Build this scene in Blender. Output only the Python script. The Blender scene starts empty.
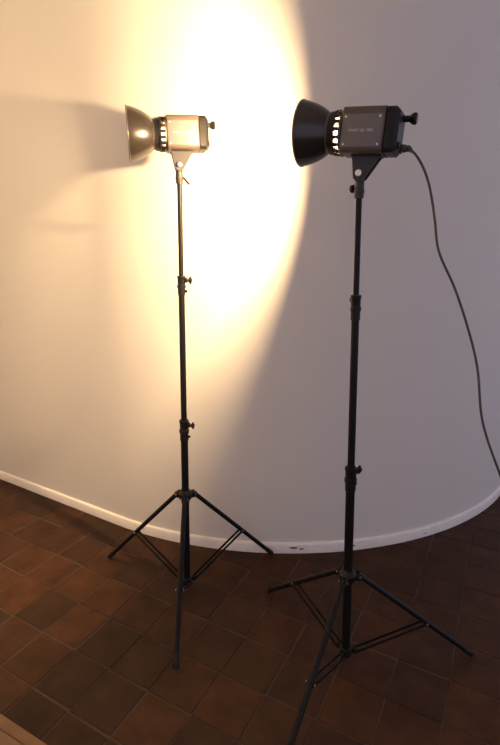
import bpy, bmesh, math, random
from mathutils import Vector, Matrix
random.seed(7)
SC = bpy.context.scene
COL = SC.collection

# ------------------------------------------------------------------ camera
CAM_H, F_PX, PITCH = 1.4, 500.0, 0.232
cam_d = bpy.data.cameras.new('camera')
cam_d.sensor_fit = 'VERTICAL'; cam_d.sensor_height = 36.0
cam_d.lens = F_PX * 36.0 / 745.0
cam_d.clip_start = 0.05
cam = bpy.data.objects.new('camera', cam_d); COL.objects.link(cam)
cam.location = (0, 0, CAM_H); cam.rotation_euler = (math.pi/2 - PITCH, 0, 0)
SC.camera = cam

# ------------------------------------------------------------------ ambient light of the room, exposure
world = bpy.data.worlds.new('room_ambient'); SC.world = world
world.use_nodes = True
bg = world.node_tree.nodes['Background']
bg.inputs[0].default_value = (0.85, 0.79, 1.0, 1)
bg.inputs[1].default_value = 0.68
BULB_STRENGTH = 21000.0
DIM_BULB_STRENGTH = 7500.0
BULB_COLOR = (1.0, 0.67, 0.34)
SC.view_settings.view_transform = 'Standard'
SC.view_settings.look = 'None'
SC.view_settings.gamma = 1.0
SC.view_settings.use_curve_mapping = False
SC.view_settings.exposure = 0.0

# ------------------------------------------------------------------ materials
def mat(name, color, rough=0.5, metal=0.0, noise=0.0, nscale=20.0, bump=0.0, spec=0.5):
    m = bpy.data.materials.new(name); m.use_nodes = True
    nt = m.node_tree; b = nt.nodes['Principled BSDF']
    b.inputs['Base Color'].default_value = (*color, 1)
    b.inputs['Roughness'].default_value = rough
    b.inputs['Metallic'].default_value = metal
    b.inputs['Specular IOR Level'].default_value = spec
    if noise or bump:
        tc = nt.nodes.new('ShaderNodeTexCoord')
        nz = nt.nodes.new('ShaderNodeTexNoise'); nz.inputs['Scale'].default_value = nscale
        nz.inputs['Detail'].default_value = 6
        nt.links.new(tc.outputs['Object'], nz.inputs['Vector'])
        if noise:
            hs = nt.nodes.new('ShaderNodeMix'); hs.data_type = 'RGBA'
            hs.inputs[6].default_value = (*[c*(1-noise) for c in color], 1)
            hs.inputs[7].default_value = (*[min(1, c*(1+noise)) for c in color], 1)
            nt.links.new(nz.outputs['Fac'], hs.inputs[0]); nt.links.new(hs.outputs[2], b.inputs['Base Color'])
        if bump:
            bp = nt.nodes.new('ShaderNodeBump'); bp.inputs['Strength'].default_value = bump
            bp.inputs['Distance'].default_value = 0.004
            nt.links.new(nz.outputs['Fac'], bp.inputs['Height']); nt.links.new(bp.outputs[0], b.inputs['Normal'])
    return m

M = {}
M['wall'] = mat('wall_paint', (0.76, 0.73, 0.68), 0.75, noise=0.02, nscale=3.0, bump=0.04, spec=0.2)
M['base'] = mat('baseboard_paint', (0.88, 0.84, 0.80), 0.5, noise=0.10, nscale=18, spec=0.3)
M['chip'] = mat('bare_plaster', (0.16, 0.10, 0.07), 0.9, noise=0.4, nscale=80)
M['grout'] = mat('grout', (0.062, 0.040, 0.027), 0.85, noise=0.8, nscale=3)
M['wood'] = mat('sill_wood', (0.20, 0.105, 0.045), 0.55, noise=0.25, nscale=30)
M['black'] = mat('black_satin_metal', (0.008, 0.007, 0.007), 0.45, 0.0, spec=0.2)
M['black_bowl'] = mat('black_reflector_paint', (0.026, 0.021, 0.016), 0.27, 0.0, spec=0.6)
M['plastic'] = mat('black_plastic', (0.011, 0.010, 0.010), 0.45, spec=0.25)
M['grey'] = mat('grey_painted_metal', (0.155, 0.145, 0.145), 0.5, 0.0, noise=0.06, nscale=300, spec=0.4)
M['grey_edge'] = mat('grey_brown_metal', (0.085, 0.064, 0.052), 0.42, 0.0)
M['bracket'] = mat('dark_grey_cast_metal', (0.030, 0.027, 0.030), 0.55, 0.0)
M['silver'] = mat('silver_metal', (0.75, 0.73, 0.70), 0.3, 1.0)
M['liner'] = mat('silver_reflector_lining', (0.72, 0.71, 0.70), 0.45, 0.85)
M['print'] = mat('pale_print', (0.60, 0.59, 0.60), 0.6)
M['cable'] = mat('black_rubber_cable', (0.06, 0.052, 0.052), 0.55)
M['plug'] = mat('grey_rubber', (0.09, 0.075, 0.07), 0.6)
M['ceramic'] = mat('white_ceramic', (0.8, 0.78, 0.74), 0.4)
def bulb_material(name, strength):
    m = bpy.data.materials.new(name); m.use_nodes = True
    p = m.node_tree.nodes['Principled BSDF']
    p.inputs['Base Color'].default_value = (0.8, 0.8, 0.8, 1)
    p.inputs['Emission Color'].default_value = (*BULB_COLOR, 1)
    p.inputs['Emission Strength'].default_value = strength
    return m
M['bulb'] = bulb_material('glowing_halogen_bulb', BULB_STRENGTH)
M['bulb_dim'] = bulb_material('dimmed_halogen_bulb', DIM_BULB_STRENGTH)

def tile_material():
    m = bpy.data.materials.new('quarry_tile'); m.use_nodes = True
    nt = m.node_tree; N = nt.nodes; L = nt.links; b = N['Principled BSDF']
    oi = N.new('ShaderNodeObjectInfo'); ge = N.new('ShaderNodeNewGeometry')
    add = N.new('ShaderNodeMath'); add.operation = 'ADD'
    sx = N.new('ShaderNodeSeparateColor'); L.new(oi.outputs['Color'], sx.inputs[0]); L.new(sx.outputs[0], add.inputs[0]); gm = N.new('ShaderNodeMath'); gm.operation = 'MULTIPLY'; L.new(ge.outputs['Random Per Island'], gm.inputs[0]); L.new(sx.outputs[2], gm.inputs[1]); L.new(gm.outputs[0], add.inputs[1])
    fr = N.new('ShaderNodeMath'); fr.operation = 'FRACT'; L.new(add.outputs[0], fr.inputs[0])
    cr = N.new('ShaderNodeValToRGB'); L.new(fr.outputs[0], cr.inputs[0])
    e = cr.color_ramp.elements
    e[0].position = 0.0; e[0].color = (0.034, 0.0165, 0.0095, 1)
    e[1].position = 1.0; e[1].color = (0.066, 0.0265, 0.0110, 1)
    for pos, c in ((0.12, (0.041, 0.0185, 0.0100, 1)), (0.55, (0.048, 0.0205, 0.0100, 1)), (0.85, (0.056, 0.0225, 0.0098, 1))):
        n = e.new(pos); n.color = c
    nz = N.new('ShaderNodeTexNoise'); nz.inputs['Scale'].default_value = 9; nz.inputs['Detail'].default_value = 8
    nz.inputs['Roughness'].default_value = 0.65
    L.new(ge.outputs['Position'], nz.inputs['Vector'])
    rm = N.new('ShaderNodeMapRange'); rm.inputs[1].default_value = 0.3; rm.inputs[2].default_value = 0.7
    rm.inputs[3].default_value = 0.60; rm.inputs[4].default_value = 1.40
    L.new(nz.outputs['Fac'], rm.inputs[0])
    mx = N.new('ShaderNodeMix'); mx.data_type = 'RGBA'; mx.blend_type = 'MULTIPLY'; mx.inputs[0].default_value = 1
    L.new(cr.outputs[0], mx.inputs[6]); L.new(rm.outputs[0], mx.inputs[7]); L.new(mx.outputs[2], b.inputs['Base Color'])
    b.inputs['Roughness'].default_value = 0.62; b.inputs['Specular IOR Level'].default_value = 0.18
    n2 = N.new('ShaderNodeTexNoise'); n2.inputs['Scale'].default_value = 60; n2.inputs['Detail'].default_value = 5
    L.new(ge.outputs['Position'], n2.inputs['Vector'])
    bp = N.new('ShaderNodeBump'); bp.inputs['Strength'].default_value = 0.25; bp.inputs['Distance'].default_value = 0.003
    L.new(n2.outputs['Fac'], bp.inputs['Height']); L.new(bp.outputs[0], b.inputs['Normal'])
    return m
M['tile'] = tile_material()

# ------------------------------------------------------------------ mesh helpers
def obj(name, bm, material, parent=None, smooth=True, angle=40, mats=None):
    bmesh.ops.recalc_face_normals(bm, faces=bm.faces) if not mats else None
    me = bpy.data.meshes.new(name); bm.to_mesh(me); bm.free()
    for m in (mats or [material]): me.materials.append(m)
    if smooth:
        me.polygons.foreach_set('use_smooth', [True]*len(me.polygons))
        me.set_sharp_from_angle(angle=math.radians(angle))
    o = bpy.data.objects.new(name, me); COL.objects.link(o)
    if parent: o.parent = parent
    return o
def tag(o, label=None, cat=None, group=None, kind=None):
    if label: o['label'] = label
    if cat: o['category'] = cat
    if group: o['group'] = group
    if kind: o['kind'] = kind
    return o
def empty(name, loc, rot=(0, 0, 0)):
    o = bpy.data.objects.new(name, None); COL.objects.link(o)
    o.empty_display_size = 0.05; o.location = loc; o.rotation_euler = rot
    return o
def frame(d):
    d = Vector(d).normalized()
    u = Vector((0, 0, 1)) if abs(d.z) < 0.9 else Vector((1, 0, 0))
    x = u.cross(d).normalized(); y = d.cross(x)
    return d, x, y
def add_rod(bm, a, b, r, r2=None, seg=16):
    a, b = Vector(a), Vector(b); d, x, y = frame(b-a); r2 = r if r2 is None else r2
    A, B = [], []
    for k in range(seg):
        t = 2*math.pi*k/seg; v = x*math.cos(t)+y*math.sin(t)
        A.append(bm.verts.new(a+v*r)); B.append(bm.verts.new(b+v*r2))
    for k in range(seg):
        j = (k+1) % seg; bm.faces.new((A[k], A[j], B[j], B[k]))
    bm.faces.new(A[::-1]); bm.faces.new(B)
def add_lathe(bm, prof, origin=(0, 0, 0), axis=(0, 0, 1), seg=32, mi=0, cap0=False, cap1=False):
    """prof: list of (distance along axis, radius)"""
    o = Vector(origin); d, x, y = frame(axis); rings = []
    for t, r in prof:
        rings.append([bm.verts.new(o+d*t+(x*math.cos(2*math.pi*k/seg)+y*math.sin(2*math.pi*k/seg))*r) for k in range(seg)])
    for i in range(len(rings)-1):
        for k in range(seg):
            j = (k+1) % seg
            f = bm.faces.new((rings[i][k], rings[i][j], rings[i+1][j], rings[i+1][k])); f.material_index = mi
    if cap0: bm.faces.new(rings[0][::-1]).material_index = mi
    if cap1: bm.faces.new(rings[-1]).material_index = mi
def add_box(bm, lo, hi, bev=0.0, mtx=None):
    lo, hi = Vector(lo), Vector(hi); n0 = len(bm.verts)
    r = bmesh.ops.create_cube(bm, size=1.0)
    vs = r['verts']
    for v in vs:
        v.co = Vector([(lo[i]+hi[i])/2 + v.co[i]*(hi[i]-lo[i]) for i in range(3)])
    if bev:
        es = list({e for v in vs for e in v.link_edges})
        rr = bmesh.ops.bevel(bm, geom=es, offset=bev, segments=2, affect='EDGES', profile=0.5)
    bm.verts.ensure_lookup_table()
    if mtx:
        for v in bm.verts[n0:]: v.co = mtx @ v.co
def add_prism(bm, poly, axis_vec, origin=(0, 0, 0)):
    """poly: list of 3D points, extruded by axis_vec"""
    A = [bm.verts.new(Vector(p)+Vector(origin)) for p in poly]
    B = [bm.verts.new(Vector(p)+Vector(origin)+Vector(axis_vec)) for p in poly]
    n = len(A)
    for k in range(n): bm.faces.new((A[k], A[(k+1) % n], B[(k+1) % n], B[k]))
    bm.faces.new(A[::-1]); bm.faces.new(B)
def add_tube(bm, pts, r, seg=10):
    pts = [Vector(p) for p in pts]; rings = []
    x = None
    for i, p in enumerate(pts):
        d = (pts[min(i+1, len(pts)-1)]-pts[max(i-1, 0)]).normalized()
        if x is None: _, x, y = frame(d)
        x = (x-d*x.dot(d)).normalized(); y = d.cross(x)
        rr = r[i] if isinstance(r, (list, tuple)) else r
        rings.append([bm.verts.new(p+(x*math.cos(2*math.pi*k/seg)+y*math.sin(2*math.pi*k/seg))*rr) for k in range(seg)])
    for i in range(len(rings)-1):
        for k in range(seg):
            j = (k+1) % seg; bm.faces.new((rings[i][k], rings[i][j], rings[i+1][j], rings[i+1][k]))
    bm.faces.new(rings[0][::-1]); bm.faces.new(rings[-1])
def spline(P, n=8):
    P = [Vector(p) for p in P]; out = []
    for i in range(len(P)-1):
        p0, p1, p2, p3 = P[max(i-1, 0)], P[i], P[i+1], P[min(i+2, len(P)-1)]
        for k in range(n):
            t = k/n
            out.append(0.5*((2*p1)+(p2-p0)*t+(2*p0-5*p1+4*p2-p3)*t*t+(3*p1-p0-3*p2+p3)*t**3))
    out.append(P[-1]); return out
def ray_point(px, py, depth):
    """point at a given depth along the view axis"""
    cp, sp = math.cos(PITCH), math.sin(PITCH)
    fw, up = Vector((0, cp, -sp)), Vector((0, sp, cp))
    return Vector((0, 0, CAM_H))+(fw+Vector((1, 0, 0))*((px-250)/F_PX)+up*((372.5-py)/F_PX))*depth

# ------------------------------------------------------------------ wall that bulges toward the room, with its baseboard
WC = Vector((0.20, 3.84)); WR = 1.70           # centre and radius of the baseboard's face
def wall_path(off):
    """plan of a face 'off' metres behind the baseboard's face"""
    R = WR-off; pts = []
    a0, a1 = math.radians(-32), math.radians(85)
    def at(a): return Vector((WC.x+R*math.sin(a), WC.y-R*math.cos(a)))
    s = at(a0); d = Vector((-math.cos(a0), -math.sin(a0)))
    pts.append(s+d*4.2); pts.append(s+d*1.5)
    n = 72
    for k in range(n+1): pts.append(at(a0+(a1-a0)*k/n))
    e = at(a1); pts.append(e+Vector((math.cos(a1), math.sin(a1)))*2.0)
    return pts
def ribbon(front, back, z0, z1, top_round=0.0):
    bm = bmesh.new(); n = len(front)
    prof = [(back, z0), (front, z0), (front, z1), (back, z1)]
    rows = [[bm.verts.new((p.x, p.y, z)) for p in pts] for pts, z in prof]
    for i in range(4):
        a, b = rows[i], rows[(i+1) % 4]
        for k in range(n-1): bm.faces.new((a[k], a[k+1], b[k+1], b[k]))
    bm.faces.new([r[0] for r in rows]); bm.faces.new([r[-1] for r in rows][::-1])
    return bm
wall = obj('wall_back', ribbon(wall_path(0.013), wall_path(0.15), 0.0, 3.3), M['wall'])
tag(wall, 'smooth white painted wall curving outward like a drum', None, kind='structure')
# baseboard: small rounded profile
bm = bmesh.new()
prof = [(0.013, 0.0), (0.0, 0.0), (0.0, 0.044), (0.003, 0.049), (0.009, 0.052), (0.013, 0.052)]
rows = [[bm.verts.new((p.x, p.y, z)) for p in wall_path(o)] for o, z in prof]
for i in range(len(rows)):
    a, b = rows[i], rows[(i+1) % len(rows)]
    for k in range(len(a)-1): bm.faces.new((a[k], a[k+1], b[k+1], b[k]))
base = obj('baseboard_back', bm, M['base'])
tag(base, 'low white painted baseboard with chipped paint along the curved wall', kind='structure')
def chip(ang, z, w, h, seed):
    rnd = random.Random(seed); bm = bmesh.new(); n = 14; vs = []
    for k in range(n):
        t = 2*math.pi*k/n; q = rnd.uniform(0.55, 1.0)
        a = ang+w*0.5*math.cos(t)*q/WR; zz = z+h*0.5*math.sin(t)*q
        R = WR+0.0006
        vs.append(bm.verts.new((WC.x+R*math.sin(a), WC.y-R*math.cos(a), zz)))
    bm.faces.new(vs)
    r = bmesh.ops.extrude_face_region(bm, geom=bm.faces[:])
    for v in [g for g in r['geom'] if isinstance(g, bmesh.types.BMVert)]:
        d = Vector((v.co.x-WC.x, v.co.y-WC.y, 0)).normalized(); v.co -= d*0.0004
    obj('paint_chip', bm, M['chip'], base, smooth=False)
chip(math.radians(0.3), 0.030, 0.055, 0.013, 1)
chip(math.radians(1.6), 0.024, 0.030, 0.010, 2)
chip(math.radians(10.3), 0.026, 0.020, 0.007, 3)
chip(math.radians(24.0), 0.020, 0.016, 0.006, 4)
chip(math.radians(-26.0), 0.030, 0.010, 0.005, 5)

# unseen white ceiling and left wall, added so the lamps' light bounces back
bm = bmesh.new(); add_box(bm, (-4.5, -2.5, 3.3), (4.5, 6, 3.4)); tag(obj('ceiling', bm, M['wall'], smooth=False), 'plain white ceiling out of view, added to bounce lamp light', kind='structure')
bm = bmesh.new(); add_box(bm, (-2.2, -2.5, 0.0), (-2.1, 3.20, 3.3)); tag(obj('bounce_wall_left', bm, M['wall'], smooth=False), 'plain white wall out of view, added to bounce lamp light', kind='structure')

# ------------------------------------------------------------------ floor with its tiles
bm = bmesh.new(); add_box(bm, (-5, -2.5, -0.06), (4.5, 6, -0.0035))
floor = obj('floor', bm, M['grout'], smooth=False)
tag(floor, 'dark red-brown square clay tile floor with worn joints', kind='structure')
G0, GI, GJ = Vector((-1.0782, 2.2237)), Vector((0.1518, -0.0889)), Vector((-0.0843, -0.1628))
def tile_bm(bm, o, rnd, gap=0.0045, j=0.0022):
    """one tile: a chamfered slab, its corners a little uneven"""
    u, v = GI.normalized(), GJ.normalized()
    cs = [o+u*gap/2+v*gap/2, o+GI-u*gap/2+v*gap/2, o+GI+GJ-u*gap/2-v*gap/2, o+GJ+u*gap/2-v*gap/2]
    cs = [c+Vector((rnd.uniform(-j, j), rnd.uniform(-j, j))) for c in cs]
    mid = sum(cs, Vector((0, 0)))/4
    low = [bm.verts.new((c.x, c.y, -0.009)) for c in cs]
    side = [bm.verts.new((c.x, c.y, -0.0022)) for c in cs]
    top = [bm.verts.new((*(c+(mid-c).normalized()*0.004), 0)) for c in cs]
    for a, b in ((low, side), (side, top)):
        for k in range(4): bm.faces.new((a[k], a[(k+1) % 4], b[(k+1) % 4], b[k]))
    bm.faces.new(top)
variants = []
for k in range(6):
    b2 = bmesh.new(); tile_bm(b2, -(GI+GJ)/2, random.Random(40+k))
    bmesh.ops.recalc_face_normals(b2, faces=b2.faces)
    me = bpy.data.meshes.new('tile'); b2.to_mesh(me); b2.free(); me.materials.append(M['tile']); variants.append(me)
def behind_wall(p):
    d = p-WC
    if d.length < WR-0.14 : return True
    # flat stretch on the left
    a0 = math.radians(-32); nrm = Vector((math.sin(a0), -math.cos(a0)))
    s = WC+nrm*WR
    return p.x < s.x+0.05 and (p-s).dot(nrm) < -0.14
cells = []
for i in range(-22, 34):
    for j in range(-22, 26):
        c = G0+GI*(i+0.5)+GJ*(j+0.5)
        if behind_wall(c) or c.y > 5.0 or c.y < -2.2 or c.x < -4.7 or c.x > 4.2: continue
        dx, dy = c.x, c.y
        dep = dy*math.cos(PITCH)+CAM_H*math.sin(PITCH)
        k = abs(dx)/max(dep, 0.1)*F_PX
        vis = max(0, k-250)*0.01+max(0, 1.10-dy)*3+max(0, dy-1.5)*0.35
        cells.append((vis, i, j, c))
cells.sort(key=lambda t: t[0])
rnd = random.Random(11)
def cell_of(px, py):
    """grid cell of the tile seen at a pixel of the photograph (the tiles lie on the floor, z = 0)"""
    d = ray_point(px, py, 1.0)-Vector((0, 0, CAM_H)); p = d*(CAM_H/-d.z)
    q = Vector((p.x, p.y))-G0; det = GI.x*GJ.y-GI.y*GJ.x
    return (math.floor((q.x*GJ.y-q.y*GJ.x)/det), math.floor((GI.x*q.y-GI.y*q.x)/det))
tone = {}
for px in ((42, 606), (82, 660), (35, 703), (128, 566), (210, 600), (150, 640), (120, 655), (12, 482), (35, 494), (60, 505), (85, 518), (112, 530)): tone[cell_of(*px)] = 0.06
for px in ((108, 600), (20, 520), (60, 560), (28, 560), (75, 580), (10, 600), (150, 715), (230, 700), (480, 720), (70, 625)): tone[cell_of(*px)] = 0.92

for n, (vis, i, j, c) in enumerate(cells[:290]):
    t = bpy.data.objects.new('tile', rnd.choice(variants)); COL.objects.link(t); t.parent = floor
    t.color = (tone.get((i, j), rnd.uniform(0.12, 0.85)), 0, 0, 1)
    t.location = (c.x+rnd.uniform(-.0015, .0015), c.y+rnd.uniform(-.0015, .0015), rnd.uniform(-0.0012, 0.0))
    t.rotation_euler = (rnd.uniform(-.004, .004), rnd.uniform(-.004, .004), rnd.uniform(-.012, .012))
bm = bmesh.new()
for vis, i, j, c in cells[290:]: tile_bm(bm, c-(GI+GJ)/2, rnd)
rest = obj('tile_field', bm, M['tile'], floor, smooth=False); rest['kind'] = 'stuff'; rest.color = (0.0, 0.0, 0.999, 1)

# ------------------------------------------------------------------ wooden sill at the edge of the tiles
ang = math.atan2(-0.094, 0.172)
sill = empty('trim_1', (-0.693, 1.223, 0.0), (0, 0, ang))
tag(sill, 'light brown wooden sill strip lying along the edge of the tiles', kind='structure')
bm = bmesh.new(); add_box(bm, (-1.6, -0.035, 0.0), (0.45, 0.0, 0.016), 0.005); obj('nosing', bm, M['wood'], sill)
bm = bmesh.new(); add_box(bm, (-1.6, -0.16, 0.0), (0.45, -0.0365, 0.019), 0.004); obj('board', bm, M['wood'], sill)

# ------------------------------------------------------------------ light stands
def light_stand(label, X, Y, legs, R, hub_z, brk_z, collars, top_z, lean, knob_dirs, radii=(0.0146, 0.0116, 0.0088)):
    root = empty('light_stand', (X, Y, 0)); tag(root, label, 'light stand', 'black tripod light stands')
    def c(z): return Vector((lean[0]*z, lean[1]*z, z))
    (l0, l1), (u0, u1) = collars
    def section(name, z0, z1, r):
        bm = bmesh.new(); add_rod(bm, c(z0), c(z1), r, seg=20); return obj(name, bm, M['black'], root)
    section('lower_tube', brk_z-0.012, (l0+l1)/2, radii[0])
    section('middle_tube', (l0+l1)/2, (u0+u1)/2, radii[1])
    section('upper_tube', (u0+u1)/2, top_z, radii[2])
    axis = (c(1)-c(0)).normalized()
    for (z0, z1), r, kd in (((l0, l1), radii[0]+0.0025, knob_dirs[0]), ((u0, u1), radii[1]+0.0025, knob_dirs[1])):
        h = z1-z0; bm = bmesh.new()
        add_lathe(bm, [(0, r*0.80), (0, r), (h*.36, r), (h*.38, r*1.16), (h*.52, r*1.16), (h*.54, r), (h*.86, r*1.02), (h*.9, r*1.14), (h, r*1.1), (h, r*.6)], c(z0), axis, 24, cap0=True, cap1=True)
        d = Vector((math.cos(kd), math.sin(kd), 0))
        side = Vector((-d.y, d.x, 0))
        p = c(z0+h*.78); 
        add_box(bm, (-.006, -.008, -.009), (.006, .008, .009), 0.002, Matrix.Translation(p+d*(r+.003)) @ d.to_track_quat('X', 'Z').to_matrix().to_4x4())
        col = obj('clamp_collar', bm, M['plastic'], root)
        bm = bmesh.new()
        add_rod(bm, p+d*(r+.005), p+d*(r+.016), .0032, seg=10)
        add_lathe(bm, [(0, .004), (.002, .0085), (.006, .0098), (.012, .0085), (.013, .004)], p+d*(r+.014), d, 14, cap0=True, cap1=True)
        add_box(bm, (0.004, -.003, -.014), (.012, .003, .014), .002, Matrix.Translation(p+d*(r+.014)) @ d.to_track_quat('X', 'Z').to_matrix().to_4x4())
        obj('thumb_screw', bm, M['plastic'], col)
        bm = bmesh.new(); q = c(z0+h*.2)
        add_lathe(bm, [(0, .004), (.004, .0055), (.009, .005), (.010, .002)], q+d*(r-.001), d, 12, cap0=True, cap1=True)
        obj('screw', bm, M['plastic'], col)
    # hub with three lugs
    bm = bmesh.new(); r0 = radii[0]
    add_lathe(bm, [(-.030, r0+.0015), (-.018, r0+.005), (-.012, .026), (.010, .029), (.016, .024), (.022, r0+.006), (.024, r0+.001)], c(hub_z), axis, 28, cap0=True, cap1=True)
    for n in range(3):
        a = math.radians(legs[n]); d = Vector((math.cos(a), math.sin(a), 0)); s = Vector((-d.y, d.x, 0))
        for sg in (-1, 1):
            m = Matrix.Translation(c(hub_z)) @ Matrix.Rotation(a, 4, 'Z')
            add_box(bm, (.015, sg*.0105-.0022, -.014), (.046, sg*.0105+.0022, .011), .002, m)
    hub = obj('leg_hub', bm, M['plastic'], root)
    for n in range(3):
        a = math.radians(legs[n]); d = Vector((math.cos(a), math.sin(a), 0)); s = Vector((-d.y, d.x, 0))
        p = c(hub_z)+d*.039
        bm = bmesh.new(); add_lathe(bm, [(-.0148, .003), (-.0146, .0042), (.0146, .0042), (.0148, .003)], p, s, 10, cap0=True, cap1=True)
        obj('bolt', bm, M['silver'], hub)
    # spreader collar low on the column
    bm = bmesh.new()
    add_lathe(bm, [(-.014, r0+.001), (-.014, r0+.006), (.012, r0+.006), (.014, r0+.001)], c(brk_z), axis, 24, cap0=True, cap1=True)
    for n in range(3):
        a = math.radians(legs[n])
        add_box(bm, (r0, -.0035, -.010), (r0+.022, .0035, .008), .0015, Matrix.Translation(c(brk_z)) @ Matrix.Rotation(a, 4, 'Z'))
    obj('spreader_collar', bm, M['plastic'], root)
    for n in range(3):
        a = math.radians(legs[n]); d = Vector((math.cos(a), math.sin(a), 0)); s = Vector((-d.y, d.x, 0))
        p = c(hub_z)+d*.039; f = d*R+Vector((0, 0, .011)); dd = (f-p).normalized()
        bm = bmesh.new(); add_rod(bm, p-dd*.008, f-dd*.03, .0094, seg=14)
        leg = obj('leg', bm, M['black'], root)
        bm = bmesh.new(); add_lathe(bm, [(-.042, .0098), (-.040, .0112), (-.004, .0112), (.0, .0092), (.002, .004)], f, dd, 14, cap0=True, cap1=True)
        ft = obj('rubber_foot', bm, M['plastic'], leg)
        j = p+(f-p)*0.575; q = c(brk_z)+d*(r0+.016)
        bm = bmesh.new(); e = (j-q).normalized()
        for sg in (-1, 1):
            add_box(bm, (-.006, -.0022, -.0045), ((j-q).length+.006, .0022, .0045), .001,
                    Matrix.Translation(q+s*sg*.0108) @ Matrix((e, s, e.cross(s))).transposed().to_4x4())
        br = obj('brace', bm, M['black'], root)
        bm = bmesh.new(); add_lathe(bm, [(-.0155, .002), (-.0150, .0038), (.0150, .0038), (.0155, .002)], j, s, 10, cap0=True, cap1=True)
        obj('rivet', bm, M['silver'], br)
    return root

light_stand('black tripod light stand under the pale brightly lit lamp, one foot by the baseboard', -0.2715, 1.8894, (32, 152, 272), 0.444, 0.434, 0.036,
            ((0.675, 0.759), (1.252, 1.322)), 1.645, (0.012, 0.0016), (math.radians(-20), math.radians(-15)))
light_stand('black tripod light stand carrying the shaded lamp with the power cable', 0.3342, 1.473, (4, 124, 237.5), 0.460, 0.352, 0.058,
            ((0.664, 0.742), (1.211, 1.284)), 1.553, (-0.0186, 0.0025), (math.radians(35), math.radians(95)))

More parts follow.
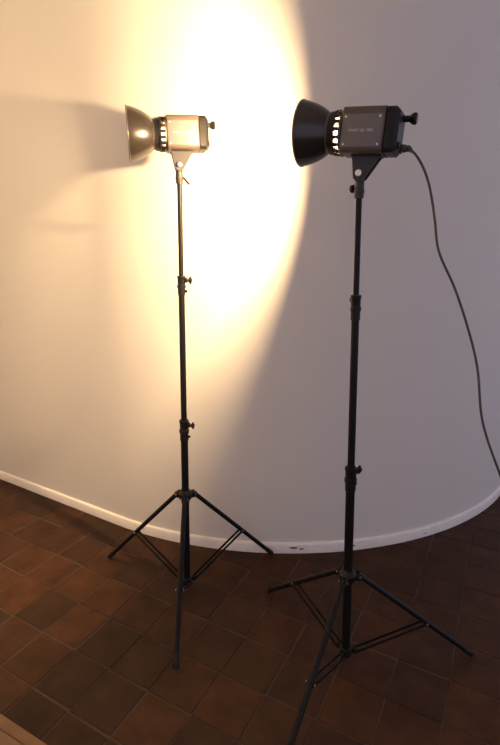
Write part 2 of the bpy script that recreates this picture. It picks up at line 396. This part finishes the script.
# ------------------------------------------------------------------ studio lamps
def studio_lamp(label, base, azim, tilt, lit, lever_side, size=1.0, rim_r=.0885, D=.092, dx=0.0):
    """origin: foot of the socket on the stand's tube; local +X is where the lamp points"""
    root = empty('studio_lamp', base, (0, 0, azim)); tag(root, label, 'studio lamp', 'studio lamps on stands')
    root.scale = (size,)*3
    PZ = 0.060; H = Matrix.Translation((0, 0, PZ)) @ Matrix.Rotation(-tilt, 4, 'Y')
    def part(name, bm, m, parent=root, head=True, **k):
        if head: bmesh.ops.transform(bm, matrix=H, verts=bm.verts)
        return obj(name, bm, m, parent, **k)
    # socket on the stand
    bm = bmesh.new()
    add_lathe(bm, [(0, .0092), (0, .0125), (.012, .0130), (.014, .0142), (.022, .0142), (.024, .0125), (.046, .0125), (.050, .010), (.060, .009)], (0, 0, 0), (0, 0, 1), 24, cap1=True)
    add_box(bm, (-.011, -.007, .036), (.011, .007, .064), .003)
    sock = part('stand_socket', bm, M['bracket'], head=False)
    bm = bmesh.new()
    if lever_side > 0:      # long lever hanging down behind the socket
        add_rod(bm, (0, -.012, .030), (0, -.026, .030), .0045, seg=12)
        add_rod(bm, (-.004, -.024, .038), (-.038, -.026, .002), .0034, .0042, seg=10)
        part('clamp_lever', bm, M['plastic'], sock, head=False)
    else:                   # round knob seen at the front side
        add_rod(bm, (.008, -.006, .028), (.018, -.010, .028), .004, seg=12)
        add_lathe(bm, [(0, .006), (.002, .011), (.010, .011), (.012, .007)], (.014, -.008, .026), (.9, -.4, 0), 16, cap0=True, cap1=True)
        part('clamp_knob', bm, M['plastic'], sock, head=False)
    # head frame: pivot at the origin; body sits above it
    BB = 0.047; HH = 0.055; WH = 0.050; xc = -0.028+dx; x0, x1 = xc-.078, xc+.067
    zc = BB+HH
    # V-shaped bracket: two cheeks and a foot plate
    bm = bmesh.new()
    poly = [(.026, BB), (-.054, BB), (-.046, BB-.010), (-.015, -.012), (-.008, -.017), (.008, -.017), (.014, -.011), (.022, BB-.012)]
    for y in (-.016, .012):
        add_prism(bm, [(x, y, z) for x, z in poly], (0, .004, 0))
    add_box(bm, (-.054, -.016, BB-.004), (.026, .016, BB+.001))
    br = part('tilt_bracket', bm, M['bracket'], smooth=False)
    bm = bmesh.new(); add_lathe(bm, [(-.023, .004), (-.022, .0085), (-.016, .0095), (.016, .0095), (.022, .0085), (.023, .004)], (0, 0, 0.002), (0, 1, 0), 18, cap0=True, cap1=True)
    part('pivot_bolt', bm, M['silver'], br)
    # housing: rounded long edges
    def rrect(x, hw, hh, r, n=5):
        pts = []
        for cx, cz, a0 in ((hw-r, hh-r, 0), (-hw+r, hh-r, 90), (-hw+r, -hh+r, 180), (hw-r, -hh+r, 270)):
            for k in range(n+1):
                a = math.radians(a0+90*k/n); pts.append(Vector((x, cx+r*math.cos(a), zc+cz+r*math.sin(a))))
        return pts
    def loft(secs):
        bm = bmesh.new(); rows = [[bm.verts.new(p) for p in s] for s in secs]; n = len(rows[0])
        for a, b in zip(rows, rows[1:]):
            for k in range(n): bm.faces.new((a[k], a[(k+1) % n], b[(k+1) % n], b[k]))
        bm.faces.new(rows[0][::-1]); bm.faces.new(rows[-1]); return bm
    xr = x0+.034
    bm = loft([rrect(xr, WH, HH, .013), rrect(x1-.003, WH, HH, .013), rrect(x1, WH-.003, HH-.003, .012)])
    body = part('housing', bm, M['grey_edge'])
    for sg in (-1, 1):
        bm = bmesh.new()
        ya, yb = sorted((sg*(WH-.001), sg*(WH+.0016)))
        add_box(bm, (xr+.004, ya, zc-HH+.013), (x1-.004, yb, zc+HH-.020), .0008)
        sp = part('side_panel', bm, M['grey'], body)
        for px in (xr+.012, x1-.012):
            for pz in (-1, 1):
                bm = bmesh.new()
                add_lathe(bm, [(0, .0028), (.0012, .0026), (.0018, .0012)], (px, sg*(WH+.0012), zc-.0035+pz*(HH-.0225)), (0, sg, 0), 8, cap0=True, cap1=True)
                part('screw', bm, M['silver'], sp)
        # printed name on the panel
        cu = bpy.data.curves.new('print', 'FONT'); cu.body = 'SMART QL 1000'; cu.size = .0090; cu.align_x = 'CENTER'; cu.extrude = .0001
        tmp = bpy.data.objects.new('print', cu); COL.objects.link(tmp)
        dg = bpy.context.evaluated_depsgraph_get(); me = bpy.data.meshes.new_from_object(tmp.evaluated_get(dg))
        bpy.data.objects.remove(tmp)
        xa = Vector((1, 0, 0)) if sg < 0 else Vector((-1, 0, 0))
        m4 = Matrix((xa, Vector((0, 0, 1)), Vector((0, sg, 0)))).transposed().to_4x4()
        m4.translation = Vector((xc+.014, sg*(WH+.0018), zc-.006))
        me.transform(H @ m4); me.materials.append(M['print'])
        t = bpy.data.objects.new('lettering', me); COL.objects.link(t); t.parent = sp
    # rear cap, black, with a smaller chamfered back
    bm = loft([rrect(x0, WH-.010, HH-.010, .012), rrect(x0+.010, WH-.001, HH-.001, .014), rrect(xr-.0025, WH-.001, HH-.001, .014), rrect(xr, WH-.004, HH-.004, .013)])
    rear = part('rear_cap', bm, M['plastic'])
    bm = bmesh.new(); add_rod(bm, (x0+.002, -.02, zc+.036), (x0-.018, -.02, zc+.036), .0078, seg=14)
    add_lathe(bm, [(0, .008), (.005, .0125), (.013, .0150), (.018, .0125)], (x0-.014, -.02, zc+.036), (-1, 0, 0), 18, cap0=True, cap1=True)
    part('rear_knob', bm, M['plastic'], rear)
    bm = bmesh.new(); add_box(bm, (x0-.004, -.034, zc-.046), (x0+.004, -.006, zc-.022), .002); part('power_socket', bm, M['plastic'], rear)
    bm = bmesh.new(); add_box(bm, (x0-.005, .008, zc-.044), (x0+.003, .028, zc-.026), .002); part('rocker_switch', bm, M['plastic'], rear)
    # slotted collar between housing and reflector
    n = 18; c0, c1 = x1, x1+.036; A = Vector((1, 0, 0)); O = Vector((0, 0, zc))
    bm = bmesh.new()
    def ring(t0, t1, ro, ri): add_lathe(bm, [(t0, ri), (t0, ro), (t1, ro), (t1, ri), (t0, ri)], O, A, 36)
    ring(c0+.017, c0+.024, .0560, .044); ring(c0+.0235, c1, .0530, .044)
    for k in range(n):
        a = 2*math.pi*(k+.5)/n
        m = Matrix.Translation(O) @ Matrix.Rotation(a, 4, 'X')
        add_box(bm, (c0+.004, -.0042, .050), (c0+.018, .0042, .0562), 0, m)
    collar = part('slotted_collar', bm, M['plastic'])
    bm = bmesh.new(); add_lathe(bm, [(c0-.001, .015), (c0-.001, .0560), (c0+.001, .0575), (c0+.0045, .0575), (c0+.005, .050), (c0+.003, .048), (c0+.003, .015)], O, A, 40)
    part('mount_ring', bm, M['grey_edge'], collar)
    bm = bmesh.new(); add_lathe(bm, [(0, .018), (.002, .024), (.010, .022), (.022, .016), (.030, .011)], O+A*(x1-.001), A, 24, cap0=True, cap1=True)
    hold = part('bulb_holder', bm, M['ceramic'], collar)
    # reflector bowl
    rn = c1
    out = [(t*D, .0455+(rim_r-.0455)*q) for t, q in ((0, 0), (.05, .03), (.14, .22), (.28, .44), (.42, .61), (.58, .76), (.74, .88), (.88, .96), (1, 1))]
    inn = [(t, r-.0016) for t, r in out]
    bm = bmesh.new()
    add_lathe(bm, [(t+rn, r) for t, r in out], O, A, 64, 0)
    add_lathe(bm, [(t+rn, r) for t, r in inn][::-1], O, A, 64, 1)
    bmesh.ops.reverse_faces(bm, faces=[f for f in bm.faces])
    bmesh.ops.transform(bm, matrix=H, verts=bm.verts)
    refl = obj('reflector', bm, None, root, mats=[M['black_bowl'], M['liner']])
    bm = bmesh.new(); pr = [(D+rn+.0022*math.cos(2*math.pi*k/8), rim_r-.0003+.0022*math.sin(2*math.pi*k/8)) for k in range(9)]
    add_lathe(bm, pr, O, A, 64); part('rim', bm, M['grey_edge'], refl)
    bm = bmesh.new(); add_lathe(bm, [(rn-.003, .0450), (rn-.003, .0495), (rn+.006, .0500), (rn+.008, .0470)], O, A, 40); part('lock_ring', bm, M['grey_edge'], refl)
    # quartz bulb standing out of the holder
    bm = bmesh.new(); tb = rn+D-.0425; OB = O+Vector((0, 0, .012))
    add_lathe(bm, [(tb-.017, .006), (tb-.014, .011), (tb+.013, .011), (tb+.017, .006)], OB, A, 14, cap0=True, cap1=True)
    part('bulb', bm, M['bulb'] if lit else M['bulb_dim'], root)
    bm = bmesh.new(); add_rod(bm, OB+A*(x1+.025), OB+A*(tb-.0175), .006, seg=12); part('bulb_stem', bm, M['ceramic'], root)
    return root, H

AZ_L = math.atan2(-.21, -.977); AZ_R = math.radians(180-25)
BASE_R = (0.3053, 1.4769, 1.553)
lampL, _ = studio_lamp('grey studio lamp whose side is washed pale by bright light', (-0.2517, 1.8920, 1.645), AZ_L, math.radians(-2.0), False, 1)
lampR, HR = studio_lamp('dark grey studio lamp in shade with a power cable hanging from its back', BASE_R, AZ_R, math.radians(4.5), True, -1, 1.04, .083, .082, .014)

# ------------------------------------------------------------------ power cable of the lit lamp
MR = Matrix.Translation(BASE_R) @ Matrix.Rotation(AZ_R, 4, 'Z') @ Matrix.Scale(1.04, 4) @ HR
x0 = -.092; zc = .102
s0 = MR @ Vector((x0-.0045, -.02, zc-.034)); s1 = MR @ Vector((x0-.022, -.02, zc-.035))
d0 = 1.30
pix = [(415, 154), (422, 165), (428, 181), (432, 200), (435, 222), (439, 252), (455, 289), (469, 332), (477.5, 369), (481, 412), (487, 438), (499.5, 473)]
pts = [s1]+[ray_point(x, y, d0+.12*k/(len(pix)-1)) for k, (x, y) in enumerate(pix)]
pts += [Vector(p) for p in ((.92, 1.54, .50), (1.12, 1.60, .20), (1.28, 1.66, .03), (1.42, 1.70, .0065), (1.9, 1.80, .0065), (2.6, 1.7, .0065))]
root = empty('power_cable', (s0.x, s0.y, 0)); tag(root, 'thin dark power cable hanging from the back of the shaded lamp', 'cable')
T = Matrix.Translation((-s0.x, -s0.y, 0))
bm = bmesh.new(); add_tube(bm, spline(pts, 8), .0034, 8); bmesh.ops.transform(bm, matrix=T, verts=bm.verts); obj('cord', bm, M['cable'], root)
bm = bmesh.new(); add_tube(bm, spline([s0, (s0+s1)/2, s1, ray_point(412, 151.5, d0)], 4), [.0105]*5+[.0085]*4+[.0065, .006, .005, .0042], 12)
bmesh.ops.transform(bm, matrix=T, verts=bm.verts); obj('plug', bm, M['plug'], root)
